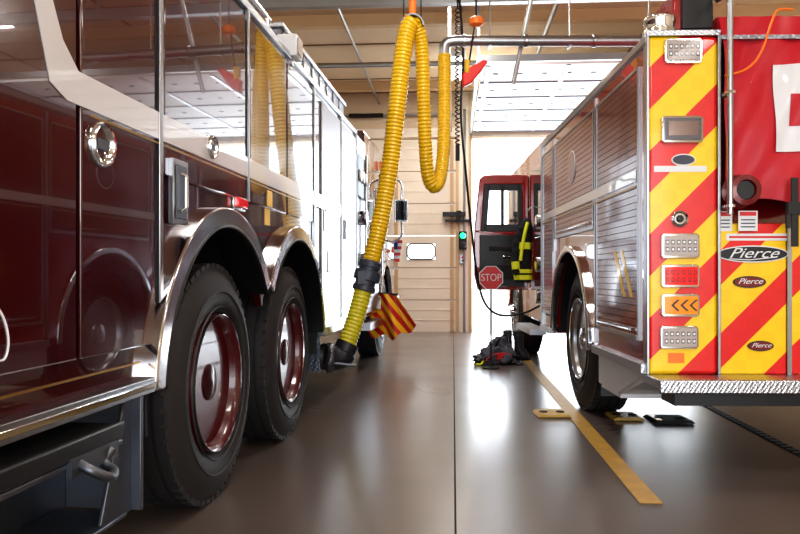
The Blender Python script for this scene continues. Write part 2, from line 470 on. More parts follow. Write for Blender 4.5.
# ------------------------------------------------------------------ LEFT TRUCK
LT = thing('fire_truck', tuple(W(-1.146, 0, 0)), -R(5.99)+TH, 'dark maroon fire truck with tandem rear wheels and chrome fenders', 'fire truck')
WS = (3.34, 4.64); WZ = .525; RI = .69; RO = .772
def archpts(centers, Rr, zb):
    pts = []
    for i, cy in enumerate(centers):
        dz = zb-WZ
        a0 = math.pi-math.asin(dz/Rr)
        if i > 0: a0 = math.pi-math.acos((centers[i]-centers[i-1])/2/Rr)
        a1 = math.asin(dz/Rr)
        if i < len(centers)-1: a1 = math.acos((centers[i+1]-centers[i])/2/Rr)
        for k in range(25):
            a = a0+(a1-a0)*k/24
            pts.append((cy+math.cos(a)*Rr, WZ+math.sin(a)*Rr))
    return pts
zb = .62
poly = [(.3, zb)]+archpts(WS, RI+.03, zb)+[(7.0, zb), (7.0, 2.3), (.3, 2.3)]
b = MB(); b.prism(poly, 'x', -.05, 0, maroon)
b.box(-2.42, -.05, .3, 2.5, zb, 2.3, maroon).box(-2.42, -.05, 5.45, 7.0, zb, 2.3, maroon).box(-2.42, -.05, 2.5, 5.45, 1.36, 2.3, maroon)
b.box(-1.95, -.95, 2.5, 5.45, .55, 1.36, dark)
b.make('body', LT, bevel=.006)
b = MB()
for cy, a0, a1 in ((WS[0], 33, 187), (WS[1], -7, 147)):
    b.ring((cy, WZ), 'x', RI+.02, RI+.04, R(a0), R(a1), -.9, -.01, dark)
b.box(-.95, -.93, 2.5, 5.45, .5, 1.3, dark)
b.make('wheel_well', LT)
for k, (cy, a0, a1) in enumerate(((WS[0], 33, 174), (WS[1], 6, 147))):
    f = MB(); f.ring((cy, WZ), 'x', RI, RO, R(a0), R(a1), -.01, .050, fend, 48)
    f.ring((cy, WZ), 'x', RI-.008, RI+.008, R(a0), R(a1), -.12, .055, black, 48)
    f.make('fender', LT, bevel=.016, label='polished metal wheel arch fender')
for yy in WS:
    wheel(LT, .0, yy, WZ, 1, maroon2, steel=darksteel, ring=fend)
    wheel(LT, -2.40, yy, WZ, -1, maroon2)
for yy in WS: MB().cyl((-2.2, yy, WZ), (-.2, yy, WZ), .1, dark).make('axle', LT)
MB().box(-1.7, -1.5, .4, 10, .62, .8, dark).make('chassis_rail', LT)
MB().box(-.95, -.75, 5.45, 10, .5, .7, dark).make('chassis_rail', LT)
def door(par, y0, y1, z0, z1, mat, name='compartment_door', x0=0.0, x1=.014, lab=None):
    b = MB(); b.box(x0, x1, y0, y1, z0, z1, mat); return b.make(name, par, bevel=.005, label=lab)
doors = []
for (y0, y1, z0, z1, mt) in ((.42, 2.125, .76, 2.26, maroon), (2.15, 2.64, .76, 2.26, maroon),
        (2.72, 3.66, 1.36, 2.26, maroon), (3.74, 4.44, 1.36, 2.26, maroon), (4.47, 5.13, 1.36, 2.26, maroon),
        (5.45, 6.18, .66, 2.26, satin), (6.24, 6.95, .66, 2.26, satin)):
    doors.append(door(LT, y0, y1, z0, z1, mt))
for y, z0, z1 in ((2.68, .66, 2.3), (3.70, 1.36, 2.3), (5.18, 1.0, 2.3), (6.21, .65, 2.3), (6.97, .62, 2.35)):
    MB().box(0, .022, y-.014, y+.014, z0, z1, alu).make('door_trim', LT, bevel=.004, label='bright aluminium vertical door edge strip')
b = MB(); b.prism([(2.13, 1.575), (6.95, 1.575), (6.95, 1.48), (2.07, 1.48), (1.99, 1.51), (1.92, 1.70), (1.60, 2.26), (1.675, 2.26), (1.99, 1.75), (2.05, 1.64)], 'x', .0145, .017, stripem)
b.make('side_stripe', LT, label='white reflective stripe')
MB().box(.0, .003, .3, 2.55, .702, .709, gold).make('pinstripe', LT, label='gold pinstripe')
MB().box(.0145, .0165, 2.2, 5.1, 1.462, 1.469, gold).make('pinstripe', LT, label='gold pinstripe')
b = MB(); b.sweep(spline([(.015, 1.77, .93), (.015, 1.80, .89), (.015, 1.815, .84), (.015, 1.80, .80), (.015, 1.76, .80)]), .003, white, 8); b.make('decal_scroll', LT, label='white scroll decal')
MB().box(-.02, .05, .3, 2.56, .605, .655, alu).box(.05, .056, .3, 2.56, .62, .64, chrome).make('rub_rail', LT, bevel=.006, label='aluminium rub rail')
MB().box(-.02, .04, 5.42, 7.0, .56, .62, alu).make('rub_rail', LT, bevel=.006, label='aluminium rub rail')
b = MB(); b.box(-.32, .05, .6, 2.30, .50, .55, dark).box(-.3, .055, .6, 2.32, .48, .50, dull).box(.05, .062, .6, 2.32, .5, .555, black)
b.make('step', LT, bevel=.006, label='dark grey running step under the body')
b = MB(); b.box(-.3, -.27, .4, 2.56, .20, .5, dull).box(-.27, -.02, .4, 2.5, .20, .215, dull)
b.prism([(2.35, .2), (2.58, .2), (2.58, .6), (2.52, .6)], 'x', -.05, -.035, dull)
b.make('skirt', LT, bevel=.004)
MB().box(-.60, -.0, 2.56, 2.58, .2, .62, dull).make('mudguard', LT, bevel=.004, label='plain grey mud guard')
MB().box(-.60, .0, 5.43, 5.45, .3, .62, plated).make('mudguard', LT, label='diamond plate mud guard')
b = MB(); b.sweep(spline([(.06, 2.05, .49), (.10, 2.05, .47), (.125, 2.1, .44), (.10, 2.17, .44), (.06, 2.19, .46), (.07, 2.22, .49)]), .014, dull)
b.box(.055, .07, 2.0, 2.26, .46, .51, dull); b.make('tow_eye', LT)
def roundel(y, z, r, par):
    b = MB(); b.lathe([(0, r), (.012, r), (.02, r*.92), (.018, r*.82), (.006, r*.76), (.002, r*.7), (.002, 0)], (.012, y, z), (1, 0, 0), chrome, 32)
    b.box(.014, .024, y-r*.5, y+r*.5, z-r*.22, z+r*.22, dull)
    b.make('door_latch', par, label='round chrome door latch')
roundel(2.26, 1.39, .068, doors[1]); roundel(3.19, 1.54, .05, doors[2])
b = MB(); b.box(0.01, .03, 2.76, 2.90, 1.19, 1.43, alu).box(.03, .034, 2.78, 2.88, 1.21, 1.41, dull)
b.sweep([(.03, 2.83, 1.24), (.05, 2.83, 1.25), (.05, 2.83, 1.37), (.03, 2.83, 1.38)], .009, chrome)
b.make('door_handle', doors[2], bevel=.006, label='chrome paddle handle plate')
b = MB(); b.box(0, .03, 3.52, 3.66, 1.32, 1.365, lens_r); b.box(0, .012, 3.5, 3.68, 1.31, 1.375, chrome)
b.make('marker_light', LT, bevel=.006, label='red marker light')
b = MB(); b.box(0.014, .017, 4.04, 4.13, 1.37, 1.455, yelp).box(0, .003, 4.04, 4.13, 1.27, 1.36, yelp)
b.make('warning_label', LT, label='yellow sticker')
for y, z, dd in ((5.5, 1.32, 5), (5.65, 1.02, 5), (6.3, 1.3, 6)):
    MB().box(.014, .04, y, y+.05, z, z+.16, chrome).make('door_latch', doors[dd], bevel=.005)
b = MB(); b.box(-2.42, .02, .3, 7.0, 2.3, 2.335, platew).box(-.50, -.03, 2.9, 4.35, 2.335, 2.40, platew).box(-.6, -.10, 4.75, 6.95, 2.335, 2.56, plate).box(-.62, -.08, 4.72, 6.98, 2.56, 2.59, platew)
for i in range(8): b.box(-.10, -.09, 4.8+i*.27, 4.82+i*.27, 2.34, 2.56, alu)
b.make('top_cover', LT, bevel=.006, label='diamond plate roof edging and storage boxes')
b = MB(); b.cyl((-.05, 3.0, 2.46), (-.05, 4.3, 2.46), .014, chrome).cyl((-.05, 3.05, 2.39), (-.05, 3.05, 2.46), .01, chrome).cyl((-.05, 4.25, 2.39), (-.05, 4.25, 2.46), .01, chrome); b.make('roof_rail', LT)
b = MB(); b.box(-.06, .06, 4.5, 4.64, 2.31, 2.44, white).box(.06, .07, 4.515, 4.625, 2.325, 2.425, lens_w).box(-.02, .02, 4.54, 4.6, 2.27, 2.31, alu)
b.make('scene_light', LT, bevel=.012, label='white square scene light')
b = MB(); b.box(-2.3, -.02, 7.0, 7.75, .55, 2.35, plate)
for z in (.75, 1.15, 1.55):
    b.cyl((-.02, 7.3, z), (.05, 7.3, z), .07, chrome).cyl((.05, 7.3, z), (.07, 7.3, z), .085, chrome)
b.cyl((.02, 7.55, 1.0), (.02, 7.55, 2.2), .015, chrome).box(-.02, .01, 7.1, 7.65, 1.75, 2.15, black)
for q in range(3): b.lathe([(0, .06), (.02, .06), (.02, 0)], (.01, 7.2+q*.17, 1.95), (1, 0, 0), white, 16)
b.make('pump_panel', LT, bevel=.006, label='diamond plate pump panel with chrome caps')
cabpoly = [(7.8, .55), (8.85, .55)]+[(9.45+math.cos(R(180-a))*.6, .55+math.sin(R(180-a))*.6) for a in range(10, 171, 10)]+[(10.1, .6), (10.45, .6), (10.5, 1.4), (10.3, 2.4), (10.2, 2.5), (7.8, 2.5)]
b = MB(); b.prism(cabpoly, 'x', -2.3, -.04, maroon); b.make('cab', LT, bevel=.02)
for y0, y1 in ((7.95, 8.75), (9.0, 10.1)):
    MB().box(-.04, -.03, y0, y1, 1.45, 2.2, glass).make('cab_window', LT, bevel=.004)
MB().box(-.04, -.025, 7.82, 8.82, .6, 1.3, plate).make('kick_panel', LT)
MB().box(-2.2, .03, 10.45, 10.85, .42, .72, chrome).box(-2.2, .05, 10.85, 10.9, .45, .6, red).make('front_bumper', LT, bevel=.03)
b = MB(); b.cyl((.02, 8.85, 1.0), (.02, 8.85, 2.0), .016, chrome).cyl((.02, 8.85, 1.0), (-.04, 8.85, 1.0), .012, chrome).cyl((.02, 8.85, 2.0), (-.04, 8.85, 2.0), .012, chrome)
b.make('grab_rail', LT)
MB().box(-.04, -.02, 7.85, 10.3, 1.33, 1.42, white).make('side_stripe', LT)
MB().box(-.3, .02, 7.85, 8.8, .42, .5, platew).make('cab_step', LT)
b = MB(); b.ring((9.45, .55), 'x', .57, .64, R(5), R(175), -.05, .0, chrome, 30); b.make('fender', LT, label='polished metal wheel arch fender')
wheel(LT, -.06, 9.45, WZ, 1, maroon2)
b = MB(); b.box(-.03, .01, 8.9, 8.98, 2.24, 2.34, orange).box(-.03, .01, 10.12, 10.2, 1.3, 1.38, orange); b.make('marker_light', LT, label='amber marker light')
b = MB()
b.box(.09, .25, 9.50, 9.56, 1.67, 1.95, chrome).box(.10, .24, 9.494, 9.5, 1.69, 1.93, glass)
b.sweep(spline([(-.04, 9.7, 2.2), (.05, 9.65, 2.22), (.17, 9.55, 2.15), (.17, 9.55, 1.95)]), .014, chrome)
b.sweep(spline([(-.04, 9.7, 1.45), (.05, 9.65, 1.42), (.17, 9.55, 1.5), (.17, 9.55, 1.68)]), .014, chrome)
b.make('mirror', LT, bevel=.01, label='chrome side mirror')
b = MB(); b.cyl((.05, 9.75, 1.0), (.05, 9.75, 1.5), .006, alu, 8)
FL = b.make('flag_pole', LT)
b = MB()
for i in range(7):
    b.box(.055, .16-.006*i, 9.745, 9.75, 1.45-.04*(i+1), 1.45-.04*i, signred if i % 2 == 0 else white)
b.box(.055, .10, 9.741, 9.744, 1.33, 1.45, blue)
b.make('flag', FL, label='small american flag')
b = MB(); b.sweep(spline([(-.5, 5.75, .42), (-.2, 5.75, .40), (-.03, 5.75, .385)]), .065, galv, 20)
b.make('exhaust_pipe', LT)
b = MB(); vs = []; fs = []; nx, nz_ = 40, 14
for j in range(nz_+1):
    v = j/nz_
    for i in range(nx+1):
        u_ = i/nx
        x = (-.14+.32*u_)*(1-v)+(-.16+.58*u_)*v
        z = (.80-.03*u_)*(1-v)+(.34-.10*math.sin(u_*math.pi)+.06*u_+.03*math.cos(u_*18))*v
        y = 8.82-.10*math.sin(u_*12.5)*(.2+v)-.05*v
        vs.append((x, y, z))
for j in range(nz_):
    for i in range(nx):
        a = j*(nx+1)+i; fs.append((a, a+1, a+nx+2, a+nx+1))
b.add(vs, fs, chev2); b.cyl((-.15, 8.83, .80), (.20, 8.83, .77), .012, dark)
b.make('warning_banner', LT, label='draped red and yellow striped panels')

# ------------------------------------------------------------------ RIGHT TRUCK
RT = thing('fire_truck.001', tuple(W(1.17, 0, 0)), -R(1.15)+TH, 'red fire engine with yellow and red chevron rear panels', 'fire truck')
S0 = 3.77; ST = 2.2; WR = 5.62
arc = [(WR+math.cos(a)*.68, .53+math.sin(a)*.68) for a in [math.pi-.05-(math.pi-.1)*k/24 for k in range(25)]]
b = MB(); b.prism([(S0+.05, .5), (4.8, .5)]+arc+[(6.45, .5), (6.85, .5), (6.85, ST), (S0+.05, ST)], 'x', 0, .05, red)
b.box(.05, 2.4, S0+.05, 4.85, .5, 1.25, red).box(.05, 2.4, 6.45, 6.85, .5, 1.25, red).box(.05, .36, S0+.05, 6.85, 1.25, ST, red)
b.box(2.05, 2.4, S0+.05, 6.85, 1.25, ST, red).box(.36, 2.05, S0+.35, 6.85, 1.25, 2.0, red)
b.box(.9, 1.6, 4.85, 6.45, .5, 1.25, dark)
b.make('body', RT, bevel=.008)
b = MB(); b.ring((WR, .53), 'x', .69, .71, R(0), R(180), .02, .85, dark); b.box(.85, .87, 4.9, 6.4, .4, 1.25, dark)
b.make('wheel_well', RT)
b = MB(); b.ring((WR, .53), 'x', .64, .69, R(2), R(182), -.04, .02, chrome, 48); b.make('fender', RT, bevel=.01, label='chrome wheel arch fender')
wheel(RT, .05, WR, .525, -1, alu, dish=.11); wheel(RT, 2.4, WR, .525, 1, alu, dish=.11)
MB().box(.06, .60, WR-.66, WR-.645, .2, .62, black).make('mudguard', RT)
wheel(RT, .14, 9.75, .525, -1, alu, dish=.02)
MB().cyl((.2, WR, .525), (2.2, WR, .525), .1, dark).make('axle', RT)
for x in (.7, 1.5): MB().box(x, x+.2, 4.0, 10, .55, .75, dark).make('chassis_rail', RT)
def rollup(y0, y1, z0, z1, mt):
    b = MB()
    b.box(-.008, .0, y0+.014, y1-.014, z0, z1, mt)
    n = int((z1-z0)/.036)
    for i in range(1, n):
        z = z0+(z1-z0)*i/n
        b.box(-.0084, -.008, y0+.016, y1-.016, z-.0016, z+.0016, groove)
    b.box(-.013, .0, y0, y0+.012, z0, z1, alu).box(-.013, .0, y1-.012, y1, z0, z1, alu).box(-.014, 0, y0, y1, z1, z1+.014, alu)
    b.box(-.015, 0, y0+.014, y1-.014, z0, z0+.022, alu)
    d_ = b.make('rollup_door', RT, label='glossy dark red roll-up compartment door')
    h = MB(); h.cyl((-.026, y0+.1, z0+.05), (-.026, y1-.1, z0+.05), .007, chrome, 10); h.make('door_handle', d_)
    return d_
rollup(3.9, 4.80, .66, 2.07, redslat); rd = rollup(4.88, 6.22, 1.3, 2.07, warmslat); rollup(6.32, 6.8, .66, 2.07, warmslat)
MB().box(-.014, .0, S0, 6.85, ST-.035, ST, alu).make('top_rail', RT, bevel=.003)
MB().box(-.03, .02, S0+.02, 4.85, .5, .55, platew).make('rub_rail', RT, bevel=.003)
MB().box(-.03, .02, 6.4, 6.85, .5, .55, platew).make('rub_rail', RT, bevel=.003)
for a_, z_ in ((4.83, .56), (6.26, 1.2)): MB().box(-.012, .0, a_, a_+.025, z_, 2.14, alu).make('door_trim', RT)
MB().box(-.02, .03, 6.83, 6.87, .5, ST, alu).make('door_trim', RT)
MB().box(-.0135, -.010, 3.93, 6.8, 1.49, 1.55, stripem).make('side_stripe', RT, label='white reflective stripe')
MB().box(-.0135, -.010, 3.93, 6.8, 1.46, 1.47, gold).make('pinstripe', RT)
b = MB(); b.lathe([(0, .12), (.004, .12), (.004, 0)], (-.010, 5.55, 1.80), (-1, 0, 0), white, 32).lathe([(0, .11), (.006, .11), (.006, 0)], (-.010, 5.55, 1.80), (-1, 0, 0), redslat, 32)
b.make('emblem', rd)
b = MB(); b.prism([(4.0, .88), (4.05, .88), (4.25, 1.14), (4.20, 1.14)], 'x', -.0105, -.0086, yelp).prism([(4.14, .88), (4.19, .88), (4.39, 1.14), (4.34, 1.14)], 'x', -.0105, -.0086, yelp); b.make('side_reflection', RT)  # yellow slashes paint a reflection onto the rear roll-up door
b = MB(); b.prism([(S0+.1, .5), (4.9, .5), (4.9, .30), (4.45, .30)], 'x', .03, .05, white)
b.box(.05, 1.0, 4.45, 4.9, .27, .31, white).prism([(S0+.1, .5), (4.48, .31), (4.46, .29), (S0+.1, .47)], 'x', .05, .5, white)
b.make('under_panel', RT)
b = MB(); b.box(-.01, 2.42, S0-.22, S0+.06, .455, .50, platew).box(-.015, 2.425, S0-.235, S0-.22, .44, .505, platew)
b.make('rear_step', RT, bevel=.006, label='diamond plate rear step')
b = MB(); b.box(.1, 2.3, S0-.1, S0+.1, .36, .45, black); b.make('bumper_beam', RT)
for x in (0, 2.05): MB().box(x, x+.35, S0, S0+.06, .5, ST, chev).make('chevron_panel', RT, bevel=.02, label='rear corner panel with diagonal yellow and red sheeting')
MB().box(.365, .70, S0+.02, S0+.06, .5, 1.26, chevl).make('chevron_panel', RT, bevel=.006, label='lower rear panel with diagonal sheeting')
MB().box(.722, 2.05, S0+.02, S0+.06, .5, 1.30, chevl).make('chevron_panel', RT, bevel=.006, label='lower rear panel with diagonal sheeting')
b = MB(); b.box(-.008, .006, S0-.008, S0+.05, .5, ST+.01, alu).box(-.008, .362, S0-.008, S0+.05, ST, ST+.03, platew).box(.346, .362, S0-.008, S0+.05, .5, ST+.01, alu)
b.make('corner_trim', RT, bevel=.003)
MB().box(.0, 2.4, S0+.05, 6.85, ST, ST+.02, plate).make('roof_plate', RT)
MB().box(.70, .722, S0+.01, S0+.06, .5, 1.26, alu).make('panel_edge', RT)
b = MB()
nx, nz_ = 60, 36; vs = []; fs = []
def cy_(x, v): return S0+.02-.010*math.sin(x*20+v*8)-.02*math.sin(x*9)*(1-v)+.08*v**3-.010*math.sin(x*31-v*14)
for j in range(nz_+1):
    for i in range(nx+1):
        x = .40+1.62*i/nx; v = j/nz_; z = 1.36+.97*v+.03*math.sin(i*.27)*(1-v)**3
        vs.append((x, cy_(x, v), z))
for j in range(nz_):
    for i in range(nx):
        a = j*(nx+1)+i; fs.append((a, a+1, a+nx+2, a+nx+1))
b.add(vs, fs, redvinyl)
b.box(.4, 2.02, S0+.13, 6.8, 2.22, 2.34, redvinyl)
hc = b.make('hose_bed_cover', RT, label='red vinyl hose bed cover with white lettering panel')
def patch(x0, x1, z0, z1, off, m, n1=40, n2=24):
    b = MB(); vs = []; fs = []
    for j in range(n2+1):
        for i in range(n1+1):
            x = x0+(x1-x0)*i/n1; z = z0+(z1-z0)*j/n2
            vs.append((x, cy_(x, (z-1.36)/.97)-off, z))
    for j in range(n2):
        for i in range(n1):
            a = j*(n1+1)+i; fs.append((a, a+1, a+n1+2, a+n1+1))
    return b.add(vs, fs, m)
patch(.645, 1.4, 1.62, 2.065, .012, white).make('lettering_panel', hc, label='white printed block')
patch(.715, .80, 1.75, 1.91, .016, redvinyl).make('lettering', hc)
b = MB(); b.box(.685, .72, S0-.06, S0-.052, 1.14, 1.48, black).box(.665, .74, S0-.068, S0-.05, 1.30, 1.36, black).box(.66, .68, S0-.06, S0-.05, 1.23, 1.36, black); b.make('strap', RT)
b = MB(); b.sweep(spline([(.37, S0-.03, 1.99), (.47, S0-.05, 2.02), (.54, S0-.05, 2.10), (.60, S0-.04, 2.26), (.64, S0-.02, 2.32), (.72, S0, 2.33)]), .006, orange, 8); b.make('bungee_cord', RT)
b = MB(); b.cyl((.385, S0-.06, 1.30), (.385, S0-.06, 2.46), .015, alu, 16)
for z in (1.34, 1.9, 2.4): b.cyl((.385, S0-.06, z), (.37, S0+.06, z), .014, alu).lathe([(0, .026), (.012, .026), (.016, .02)], (.385, S0-.06, z-.006), (0, 0, 1), chrome)
b.make('grab_rail', RT)
b = MB(); b.box(.16, .36, S0+.1, S0+.5, 2.22, 2.46, red).box(.25, .36, S0+.25, 6.8, 2.22, 2.3, red).box(.2, .36, S0+.08, S0+.12, 2.26, 2.5, black)
b.make('hose_bed_wall', RT, bevel=.01)
b = MB(); b.lathe([(0, .085), (.03, .085), (.035, .075), (.06, .075), (.07, .08), (.095, .08), (.11, .06), (.12, .0)], (.09, S0+.1, 2.225), (0, 0, 1), chrome, 28); b.make('beacon', RT, label='round chrome warning beacon')
def lamp_r(px, py, wpx, hpx, mt, kind='led', nm='warning_light', lab=None, y=S0):
    x = (px-648)/199; z = 1+(275-py)/199; w2 = wpx/398; h2 = hpx/398
    P = MB(); P.prism([(x-w2, z-h2+.012), (x-w2+.012, z-h2), (x+w2-.012, z-h2), (x+w2, z-h2+.012), (x+w2, z+h2-.012), (x+w2-.012, z+h2), (x-w2+.012, z+h2), (x-w2, z+h2-.012)], 'y', y-.022, y, chrome)
    hs = P.make(nm, RT, bevel=.003, label=lab)
    q = .013; b = MB()
    b.box(x-w2+q, x+w2-q, y-.032, y-.02, z-h2+q, z+h2-q, mt)
    if kind == 'led':
        inner = lens_d if mt == lens_w else fitting
        for i in range(6):
            cx = x-w2+q+(i+.5)*(2*w2-2*q)/6
            for cz in (z-.018, z+.018):
                b.box(cx-.008, cx+.008, y-.0335, y-.032, cz-.011, cz+.011, inner)
                b.box(cx-.005, cx+.005, y-.035, y-.0335, cz-.006, cz+.006, lens_h if mt == lens_w else mt)
    if kind == 'plain':
        b.box(x-w2+.03, x+w2-.03, y-.034, y-.032, z-h2+.035, z+h2-.03, reflm)
    if kind == 'arrow':
        for i in range(3):
            cx = x-.05+i*.045
            b.prism([(cx, z), (cx+.03, z+.028), (cx+.042, z+.028), (cx+.012, z), (cx+.042, z-.028), (cx+.03, z-.028)], 'y', y-.034, y-.032, black)
    b.make('lens', hs)
lamp_r(682, 52, 37, 25, lens_w, 'led', lab='clear rectangular warning light in chrome bezel')
lamp_r(681, 130, 41, 27, lens_d, 'plain', lab='clear scene light in chrome bezel')
lamp_r(679, 246, 38, 25, lens_w, 'led', lab='clear rectangular warning light in chrome bezel')
lamp_r(679, 276, 38, 23, lens_r, 'led', 'tail_light', 'red tail light')
lamp_r(679, 305, 38, 23, lens_a, 'arrow', 'turn_signal', 'amber turn signal with arrow pattern')
lamp_r(678, 337, 38, 23, lens_w, 'led', 'reversing_light', 'clear reversing light')
b = MB(); x, z = (679-648)/199, 1+(275-219)/199
b.lathe([(0, .042), (.015, .042), (.02, .034), (.014, .028), (.014, 0)], (x, S0, z), (0, -1, 0), chrome, 28).lathe([(0, .02), (.008, .012), (.01, 0)], (x, S0-.014, z), (0, -1, 0), black, 16)
b.make('inlet_cap', RT, label='round chrome inlet')
def oval(px, py, w_, h_, txt, y, size, nm='maker_badge', rim=white, fill=black, sx=1):
    x = (px-648)/199; z = 1+(275-py)/199
    def el(a, c_): return [(x+a*math.cos(t*math.pi/16), z+c_*math.sin(t*math.pi/16)) for t in range(32)]
    b = MB(); b.prism(el(w_, h_), 'y', y-.006, y, rim).prism(el(w_-.006, h_-.006), 'y', y-.008, y-.006, fill)
    o = b.make(nm, RT, label='oval maker badge')
    if txt:
        text(txt, 'lettering', o, (x, y-.0095, z+.003), (R(90), 0, 0), size, white, shear=.45, sx=sx)
        if size > .06:
            s_ = MB(); s_.prism([(x-.12, z-.022), (x-.02, z-.027), (x+.12, z-.014), (x+.12, z-.018), (x-.02, z-.032), (x-.12, z-.026)], 'y', y-.0105, y-.008, white); s_.make('swoosh', o)
oval(753, 254, .178, .043, 'Pierce', S0+.018, .072, sx=1.35)
oval(750, 282, .082, .03, 'Pierce', S0+.018, .040, rim=black, fill=badgered, sx=1.2)
oval(683, 160, .06, .03, '', S0, .04, 'round_badge', fill=greyb)
oval(761, 346, .065, .026, 'Pierce', S0+.018, .032, rim=black, fill=badgered, sx=1.2)
def lab_(items, y):
    b = MB()
    for px, py, w_, h_, m, o in items:
        x = (px-648)/199; z = 1+(275-py)/199
        b.box(x-w_/398, x+w_/398, y-.003-o, y-o, z-h_/398, z+h_/398, m)
    b.make('information_label', RT, label='small white and red safety label')
lab_([(680, 169, 52, 6, white, 0)], S0); lab_([(676, 358, 16, 10, orange, 0)], S0)
for (px, w2) in ((726, 14), (747, 19)):
    lab_([(px, 221, w2, 20, white, 0), (px, 214, w2-3, 4, signred, .002)]+[(px, 220+k*3.5, w2-5, 1.2, greyb, .002) for k in range(3)], S0-.0 if px > 740 else S0+.02)
lab_([(760, 237, 66, 7, white, 0), (760, 237, 60, 2, signred, .002)], S0+.02)
b = MB(); x, z = .46, 1.42
b.lathe([(0, .085), (.02, .085), (.03, .06), (.08, .06), (.09, .075), (.11, .075), (.115, .05), (.09, .045), (.09, 0)], (x, S0+.04, z), (0, -1, 0), fitting, 24)
b.lathe([(0, .045), (.005, .045), (.005, 0)], (x, S0-.051, z), (0, -1, 0), black, 20)
b.make('valve', RT, label='dark round hose outlet')
b = MB(); b.box(.08, 2.35, 6.85, 7.35, .5, 2.15, plate)
for z in (.8, 1.1, 1.5):
    b.cyl((.08, 7.1, z), (-.03, 7.1, z), .07, chrome)
b.make('pump_panel', RT, bevel=.01)
cabp = [(7.4, .5), (9.1, .5)]+[(9.75+math.cos(R(180-a))*.62, .5+math.sin(R(180-a))*.62) for a in range(10, 171, 10)]+[(10.8, .5), (10.85, 1.3), (10.6, 2.3), (10.5, 2.4), (7.4, 2.4)]
b = MB(); b.prism(cabp, 'x', .14, 2.35, red); b.make('cab', RT, bevel=.03)
for y0, y1 in ((7.5, 8.2), (8.7, 10.3)): MB().box(.125, .14, y0, y1, 1.4, 2.15, glass).make('cab_window', RT, bevel=.004)
MB().cyl((.10, 7.45, .9), (.10, 7.45, 2.1), .018, chrome).make('grab_rail', RT)
MB().box(-.02, .14, 7.5, 8.5, .4, .46, platew).make('cab_step', RT)
y = 8.6; HX = .13
D = MB()
def dp(poly, m, t0=0, t1=.06):
    D.prism([(HX-a, z) for a, z in poly], 'y', y+t0, y+t1, m)
dp([(0, .83), (.58, .83), (.62, 1.0), (.62, 1.5), (0, 1.5)], red)
dp([(0, 1.5), (.07, 1.5), (.07, 2.14), (0, 2.14)], red)
dp([(.62, 1.5), (.54, 1.5), (.50, 2.06), (.56, 2.10)], red)
dp([(.07, 2.04), (.52, 2.04), (.56, 2.10), (.5, 2.15), (.0, 2.15)], red)
dr = D.make('cab_door', RT, bevel=.01, label='open red cab door')
D = MB(); dp([(.05, .87), (.53, .87), (.56, 1.0), (.56, 1.46), (.05, 1.46)], black, -.02, 0)
dp([(.1, 1.28), (.45, 1.28), (.45, 1.33), (.1, 1.33)], dark, -.05, -.02); dp([(.08, .95), (.5, .95), (.5, 1.12), (.08, 1.12)], dark, -.05, -.02)
dp([(.2, 1.18), (.3, 1.18), (.3, 1.22), (.2, 1.22)], chrome, -.03, -.02)
D.make('door_trim', dr, bevel=.006, label='black inner door panel')
D = MB()
dp([(.07, 1.5), (.12, 1.5), (.12, 2.04), (.07, 2.04)], black); dp([(.54, 1.5), (.48, 1.5), (.44, 2.04), (.5, 2.04)], black)
dp([(.1, 1.5), (.51, 1.5), (.51, 1.58), (.1, 1.58)], black); dp([(.28, 1.54), (.31, 1.54), (.31, 2.04), (.28, 2.04)], black); dp([(.1, 1.97), (.47, 1.97), (.47, 2.04), (.1, 2.04)], black)
D.make('window_frame', dr)

# ------------------------------------------------------------------ STOP paddle
sp = W(.119*8.0+.02, 8.0, 0)
SG = thing('stop_sign', (sp.x, sp.y, 0), TH, 'red octagonal stop paddle standing by the open truck door', 'stop sign')
b = MB(); zc = .97; rr_ = .138
b.prism([(rr_*math.cos(R(22.5+45*k)), zc+rr_*math.sin(R(22.5+45*k))) for k in range(8)], 'y', 0, .006, white)
b.prism([(rr_*.92*math.cos(R(22.5+45*k)), zc+rr_*.92*math.sin(R(22.5+45*k))) for k in range(8)], 'y', -.002, 0, signred)
sf = b.make('sign_face', SG); text('STOP', 'lettering', sf, (0, -.0045, zc), (R(90), 0, 0), .11, white, ext=.001, sx=.82)
b = MB(); b.cyl((0, .012, 0), (0, .012, zc+.1), .010, dark, 12); b.lathe([(0, .09), (.015, .09), (.03, .03), (.06, .02)], (0, .012, 0), (0, 0, 1), dark); b.make('pole', SG)

# ------------------------------------------------------------------ turnout coat
cp = W(.165*7.9, 7.9, 0)
CT = thing('turnout_coat', (cp.x, cp.y, 0), TH, 'black firefighter coat with lime reflective bands hanging on a hook', 'coat')
def blob(levels, folds, seg=36, cx=0, ph=0):
    vs = []; fs = []
    for k, (z, a, c_, dx) in enumerate(levels):
        for i in range(seg):
            t = 2*math.pi*i/seg; q = 1+folds*math.sin(6*t+k*.5+ph)+folds*.6*math.sin(11*t-k*.8)
            vs.append((cx+dx+a*math.cos(t)*q, c_*math.sin(t)*q, z))
    for k in range(len(levels)-1):
        for i in range(seg):
            j = (i+1) % seg; fs.append((k*seg+i, k*seg+j, (k+1)*seg+j, (k+1)*seg+i))
    fs.append(tuple(range(seg))); k = (len(levels)-1)*seg; fs.append(tuple(range(k+seg-1, k-1, -1)))
    return vs, fs
b = MB(); vs, fs = blob([(.92, .08, .07, -.01), (1.02, .085, .08, -.01), (1.1, .082, .08, -.005), (1.25, .08, .075, .0), (1.4, .075, .07, .01), (1.5, .07, .06, .02), (1.56, .045, .05, .03), (1.6, .03, .03, .04)], .09)
b.add(vs, fs, cloth)
b.make('coat_body', CT, ang=80)
b = MB(); b.sweep(spline([(-.04, -.02, 1.5), (-.08, -.05, 1.35), (-.10, -.06, 1.15), (-.09, -.07, 1.02)]), lambda i: .036+.004*math.sin(i*1.1), cloth, 14); b.make('sleeve', CT, ang=80)
